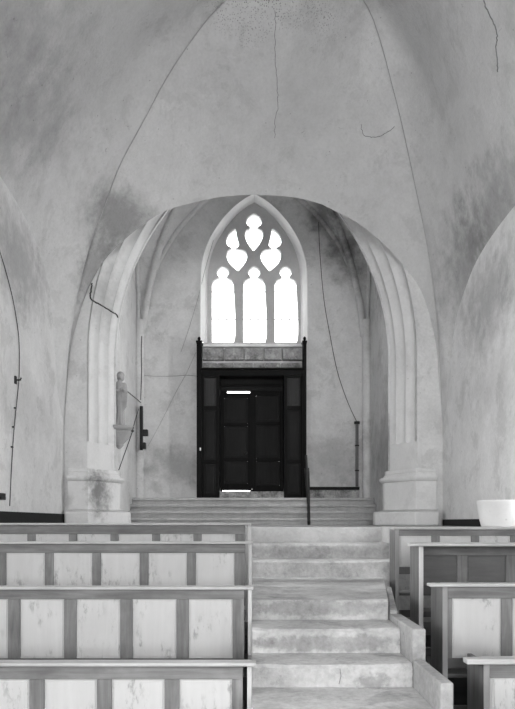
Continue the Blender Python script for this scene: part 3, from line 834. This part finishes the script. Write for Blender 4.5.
def ell(bm, c, r, sub=3):
    res = bmesh.ops.create_icosphere(bm, subdivisions=sub, radius=1)
    for v in res['verts']: v.co = Vector((c[0] + v.co.x * r[0], c[1] + v.co.y * r[1], c[2] + v.co.z * r[2]))
zz = lambda q: zs + q * sc
hx, hy = sx + .012, YS - .012
ell(bm, (hx, hy, zz(.93)), (.060 * sc, .066 * sc, .078 * sc))                       # head
ell(bm, (hx, hy + .018, zz(.95)), (.072 * sc, .07 * sc, .07 * sc))                   # hair mass
ell(bm, (hx, hy + .03, zz(.90)), (.07 * sc, .045 * sc, .07 * sc))
ell(bm, (hx + .01, hy - .062 * sc, zz(.925)), (.011 * sc, .018 * sc, .02 * sc), 2)    # nose
ell(bm, (hx + .01, hy - .055 * sc, zz(.888)), (.022 * sc, .02 * sc, .014 * sc), 2)    # mouth and chin
for e in (-1, 1):
    ell(bm, (hx + .008 + e * .024 * sc, hy - .057 * sc, zz(.948)), (.016 * sc, .01 * sc, .008 * sc), 2)   # brow
def limb(pts, rs):
    pts = [Vector(p) for p in pts]
    for i in range(len(pts) - 1): tube(bm, [pts[i].lerp(pts[i + 1], u / 5) for u in range(6)], rs[i], 12, rs[i + 1])
    for p, r_ in zip(pts, rs): ell(bm, p, (r_, r_, r_), 2)
limb([(sx - .08 * sc, YS, zz(.765)), (sx - .10 * sc, YS - .02, zz(.62)), (sx - .03 * sc, YS - .11, zz(.63))], [.05 * sc, .044 * sc, .03 * sc])
limb([(sx + .08 * sc, YS, zz(.765)), (sx + .11 * sc, YS - .02, zz(.63)), (sx + .09 * sc, YS - .12, zz(.67))], [.05 * sc, .044 * sc, .03 * sc])
for (bx_, by_, bz_, dirx) in ((sx - .03 * sc, YS - .11, zz(.63), 1), (sx + .09 * sc, YS - .12, zz(.67), -1)):
    ell(bm, (bx_ + dirx * .02, by_ - .008, bz_ + .005), (.024 * sc, .016 * sc, .03 * sc), 2)
    for f_ in range(4):
        tube(bm, [(bx_ + dirx * (.022 + .004 * f_), by_ - .012, bz_ + .016 - f_ * .010), (bx_ + dirx * (.05 - .003 * f_), by_ - .018, bz_ + .022 - f_ * .010), (bx_ + dirx * .062, by_ - .008, bz_ + .02 - f_ * .010)], .0055, 6, .004)
    tube(bm, [(bx_ + dirx * .012, by_ - .012, bz_ + .018), (bx_ + dirx * .022, by_ - .02, bz_ + .04)], .006, 6, .004)
# mantle hanging from the forearm and a small square foot block
for j in range(7):
    x_ = sx + (.05 + .014 * j) * sc
    tube(bm, [(x_, YS - .06 + .006 * j, zz(.66)), (x_ + .004, YS - .065, zz(.45)), (x_ - .006, YS - .05, zz(.22 + .02 * j))], .016 * sc, 8, .010 * sc)
ell(bm, (sx - .05, YS - .10 * sc, zz(.018)), (.03 * sc, .06 * sc, .022 * sc), 2); ell(bm, (sx + .04, YS - .10 * sc, zz(.018)), (.03 * sc, .06 * sc, .022 * sc), 2)
st_ = tag(obj('statue', bm, M['statue'], origin=(sx, YS, zs), smooth=True), 'small stone statue of a robed figure on a wall bracket behind the left pier', 'statue')
rm = st_.modifiers.new('fuse', 'REMESH'); rm.mode = 'VOXEL'; rm.voxel_size = .0085; rm.use_smooth_shade = True
# console
zc_ = zs - .002
bm = bmesh.new()
pf = [(0, -.40), (.03, -.385), (.06, -.35), (.075, -.33), (.07, -.31), (.11, -.22), (.15, -.15), (.165, -.10), (.155, -.085), (.18, -.07), (.20, -.03), (.20, 0), (0, 0)]
lathe(bm, pf, CXL + .115, YS, zc_, 28)
for v in bm.verts: v.co.x = max(v.co.x, CXL + .001)
bmesh.ops.remove_doubles(bm, verts=bm.verts, dist=1e-5)
for v in bm.verts: v.co.x += (.055 if v.co.x > CXL + .2 else 0)
tag(obj('console', bm, M['statue'], origin=(CXL, YS, zc_ - .46), smooth=True), 'moulded stone wall bracket carrying the robed statue', 'bracket').data.set_sharp_from_angle(angle=math.radians(35))

# iron stays
tag(obj('iron_stay', tube(bmesh.new(), [P(124.5, 389, 12.15), P(140.8, 402.5, 14.3)], .009, 8), M['iron']), 'short dark rod running from the statue to the far left corner', 'rod')
bm = tube(bmesh.new(), [P(138.6, 409, 14.3), P(134.4, 423, 12.2), P(132, 433, 11.76), P(118.7, 470.3, 11.86)], .008, 8)
ell(bm, P(132.6, 431, 11.78), (.024, .024, .024), 2)
tag(obj('slanting_cord', bm, M['cable']), 'slanting dark cord with a small knob, passing beside the wall bracket', 'cord')

# ------------------------------------------------------------------ cables, switches, pipe
YF = YB - .012
def cord(name, pts, d, r, mat, label, jit=0):
    ps = resample([P(x, y, d if not isinstance(d, (list, tuple)) else d[i]) for i, (x, y) in enumerate(pts)], max(16, len(pts) * 6))
    return tag(obj(name, tube(bmesh.new(), ps, r, 6), mat), label, 'cable')
cord('cable', [(141.8, 336), (141.3, 350), (141.6, 372), (141, 390), (140.6, 400)], 14.47, .009, M['cable'], 'black cable running straight down the far left corner to the switch box')
cord('cable', [(142, 375), (155, 376.2), (175, 376), (186, 375.2), (197.5, 376.2)], YF, .005, M['cable_grey'], 'thin grey cable running level from the left corner to the porch')
cord('cable', [(213.5, 240), (205, 270), (198, 298), (190, 325), (181, 352), (172, 362), (150, 372)][:5], YF, .004, M['cable_grey'], 'thin slanting cord on the far wall left of the window')
cord('cable', [(196, 352), (186, 374), (176, 392), (160, 424), (148, 446)], YF - .015, .0035, M['cable_grey'], 'faint slanting cord on the far wall between the switch box and the porch')
cord('cable', [(318.5, 222), (320, 255), (324, 300), (330, 335), (337, 370), (345, 395), (352, 412), (357, 422)], YF, .007, M['cable'], 'thin dark cable hanging in a curve right of the window')
# pipe on the right of the far wall
t = thing('wall_pipe', P(357, 487, YB - .04), 'dark upright pipe low on the far wall, at the foot of the curved cable', 'pipe')
obj('pipe', tube(bmesh.new(), [P(357, 424, YB - .04), P(357, 486.5, YB - .04)], .032, 14), M['pipe'], t, smooth=True)
obj('pipe_cap', tube(bmesh.new(), [P(357, 421.5, YB - .04), P(357, 424, YB - .04)], .06, 14), M['iron'], t, smooth=True)
for yy in (445, 470):
    obj('pipe_clip', tube(bmesh.new(), [P(357, yy, YB - .04), P(357, yy + 1.2, YB - .04)], .045, 14), M['iron'], t)
# switch box
t = thing('switch_box', P(141.5, 450, 14.4), 'narrow black upright switch box in the far left corner beneath the cable', 'switch box')
a = P(139.8, 450, 14.40); b = P(142.8, 406, 14.40)
obj('casing', bx(a.x, b.x, 14.38, 14.46, a.z, b.z), M['iron'], t, bevel=.01)
for (x0, x1, y0, y1) in ((142.6, 147.8, 429.5, 436), (142.6, 145.8, 442.5, 449)):
    a = P(x0, y1, 14.38); b = P(x1, y0, 14.38)
    obj('switch', bx(a.x, b.x, 14.34, 14.45, a.z, b.z), M['iron'], t, bevel=.012)
# leaning pole beside the porch
bm = tube(bmesh.new(), resample([P(305.8, 462, YP - .09), P(307.2, 478, YP - .12), P(308.0, 492, 13.9)], 10), .028, 10)
t = thing('leaning_staff', P(309, 525, 13.2), 'dark staff leaning at the right foot of the porch in front of the steps', 'staff')
zf_ = FL_UP
obj('shaft', tube(bmesh.new(), resample([P(306, 455, 13.19), P(306.9, 470, 13.19), P(308.2, 495, 13.19), Vector((P(309, 525, 13.19).x, 13.19, zf_ + .002))], 16), .022, 10, .03), M['iron'], t, smooth=True)
obj('bundle', tube(bmesh.new(), resample([P(306.6, 468, 13.19), P(307.4, 480, 13.19), P(308.3, 500, 13.19), P(308.7, 512, 13.19)], 12), .05, 10, .025), M['iron'], t, smooth=True)
# left wall cable, on the plane X = XL
def onL(px, py, off=.012): 
    d = (XL + off) * F / (px - VX); return P(px, py, d)
pts = [(-6, 230), (0, 252), (6, 272), (13, 300), (18, 330), (19.3, 350), (19, 378), (17, 400), (14, 430), (12, 460), (10.5, 490), (9.8, 506)]
t = thing('cable', onL(9.8, 506), 'long dark cable curving down the left side wall with small clips', 'cable')
obj('lead', tube(bmesh.new(), resample([onL(*p) for p in pts], 60), .006, 6), M['cable'], t)
for (x, y) in ((13.2, 427), (12, 447), (15, 408)):
    p = onL(x, y, .015); obj('clip', bx(p.x - .012, p.x + .014, p.y - .016, p.y + .016, p.z - .008, p.z + .008), M['iron'], t)
t = thing('wall_hook', onL(17, 380), 'small iron hook on the left wall where the long cable bends', 'hook')
p = onL(16.5, 380, .02)
obj('hook_plate', bx(XL, XL + .02, p.y - .03, p.y + .03, p.z - .05, p.z + .05), M['iron'], t, bevel=.004)
obj('hook_arm', tube(bmesh.new(), [(XL, p.y, p.z), (XL + .07, p.y, p.z), (XL + .08, p.y, p.z + .03)], .01, 8), M['iron'], t)
p = onL(2, 494, .03)
t = thing('wall_bracket', p, 'small black bracket on the left wall at the left edge of the view', 'bracket')
obj('bracket_plate', bx(XL, XL + .03, p.y - .10, p.y + .13, p.z - .03, p.z + .012), M['iron'], t, bevel=.004)
obj('bracket_arm', bx(XL + .0, XL + .06, p.y - .10, p.y + .05, p.z - .07, p.z - .031), M['iron'], t, bevel=.004)

# ------------------------------------------------------------------ cracks that have a shape of their own
def wob(pts, n=40, amp=.012, seed=0):
    ps = resample(pts, n); random.seed(seed)
    return [p + Vector((random.uniform(-1, 1), 0, random.uniform(-1, 1))) * amp for p in ps]
from mathutils.bvhtree import BVHTree
bpy.context.view_layer.update()
dg = bpy.context.evaluated_depsgraph_get()
def surf(px, py, only=None):
    """where the wall or vault surface stands along a sight line"""
    o0 = Vector((0, 0, EZ)); d = (P(px, py, 1.0) - o0).normalized()
    hit, loc, nor, idx, ob, mt = bpy.context.scene.ray_cast(dg, o0 + d * 3, d)
    return loc - d * .004
def crack(pts, r, mat, label, seed=1, jit=.6):
    random.seed(seed); dense = resample([Vector((x, y, 0)) for x, y in pts], 5 * len(pts))
    ps = [surf(p.x + random.uniform(-jit, jit), p.y + random.uniform(-jit, jit) * .5) for p in dense]
    return tag(obj('wall_crack', tube(bmesh.new(), ps, r, 5), mat), label, 'crack')
crack([(92, 283), (91, 290), (90.5, 298), (95, 302), (101, 305), (107, 309), (112, 312), (115.5, 314), (118, 317.5)], .012, M['crack'], 'bold black crack stepping across the left jamb mouldings', 2, .4)
crack([(484, 0), (487, 10), (493, 22), (497, 34), (496, 48), (497, 60), (498, 72)], .007, M['hair'], 'long crack in the vault at the upper right corner', 3)
crack([(275.5, 12), (275, 40), (275, 60), (277, 85), (278, 105), (275, 120), (275, 138)], .004, M['hair'], 'fine vertical crack down the middle of the central vault', 4, .7)
crack([(361, 124), (363, 134), (370, 137), (380, 136), (391, 130), (394, 126)], .004, M['hair'], 'short curved crack in the central vault above the arch, right of its middle', 5)
crack([(414, 0), (415, 12), (417, 19)], .006, M['hair'], 'tiny crack at the top of the right vault', 6) if False else None

# ------------------------------------------------------------------ camera, light, world
cam = bpy.data.cameras.new('camera'); co = bpy.data.objects.new('camera', cam); C.objects.link(co)
co.location = (0, 0, EZ); co.rotation_euler = (PI / 2, 0, 0)
cam.sensor_fit = 'HORIZONTAL'; cam.sensor_width = 36; cam.lens = 36 * F / 515
cam.shift_x = (257.5 - VX) / 515; cam.shift_y = (VY - 354.5) / 515
cam.clip_start = .05; cam.clip_end = 200
bpy.context.scene.camera = co
def area(name, loc, rot, sx_, sz_, power, spread=150):
    l = bpy.data.lights.new(name, 'AREA'); l.shape = 'RECTANGLE'; l.size = sx_; l.size_y = sz_; l.energy = power; l.spread = math.radians(spread)
    o = bpy.data.objects.new(name, l); C.objects.link(o); o.location = loc; o.rotation_euler = rot; return o
for y, pl, pr in zip(WIN_Y, (100, 230, 150, 150, 150), (62, 190, 140, 130, 130)):  # lamps behind the added side windows
    area('added_daylight', (XL - .42, y, 2.75), (0, -PI / 2, 0), 1.8, 1.2, pl, 118)
    area('added_daylight', (XR + .42, y, 2.75), (0, PI / 2, 0), 1.8, 1.2, pr, 118)
area('added_daylight', (CXR + .33, 12.32, 4.4), (0, PI / 2, 0), 2.2, .46, 110)  # lamp behind the added chamber window, brightening its walls
area('added_daylight', (0, -16.45, 4.4), (PI / 2, 0, 0), 3.4, 5.4, 1050)  # lamp behind the added rear window
w = bpy.data.worlds.new('overcast_sky'); bpy.context.scene.world = w; w.use_nodes = True
bg = w.node_tree.nodes['Background']; bg.inputs[0].default_value = (1, 1, 1, 1); bg.inputs[1].default_value = 5.0
vs = bpy.context.scene.view_settings
vs.view_transform = 'Standard'; vs.look = 'None'; vs.gamma = 1; vs.exposure = 0.13; vs.use_curve_mapping = False
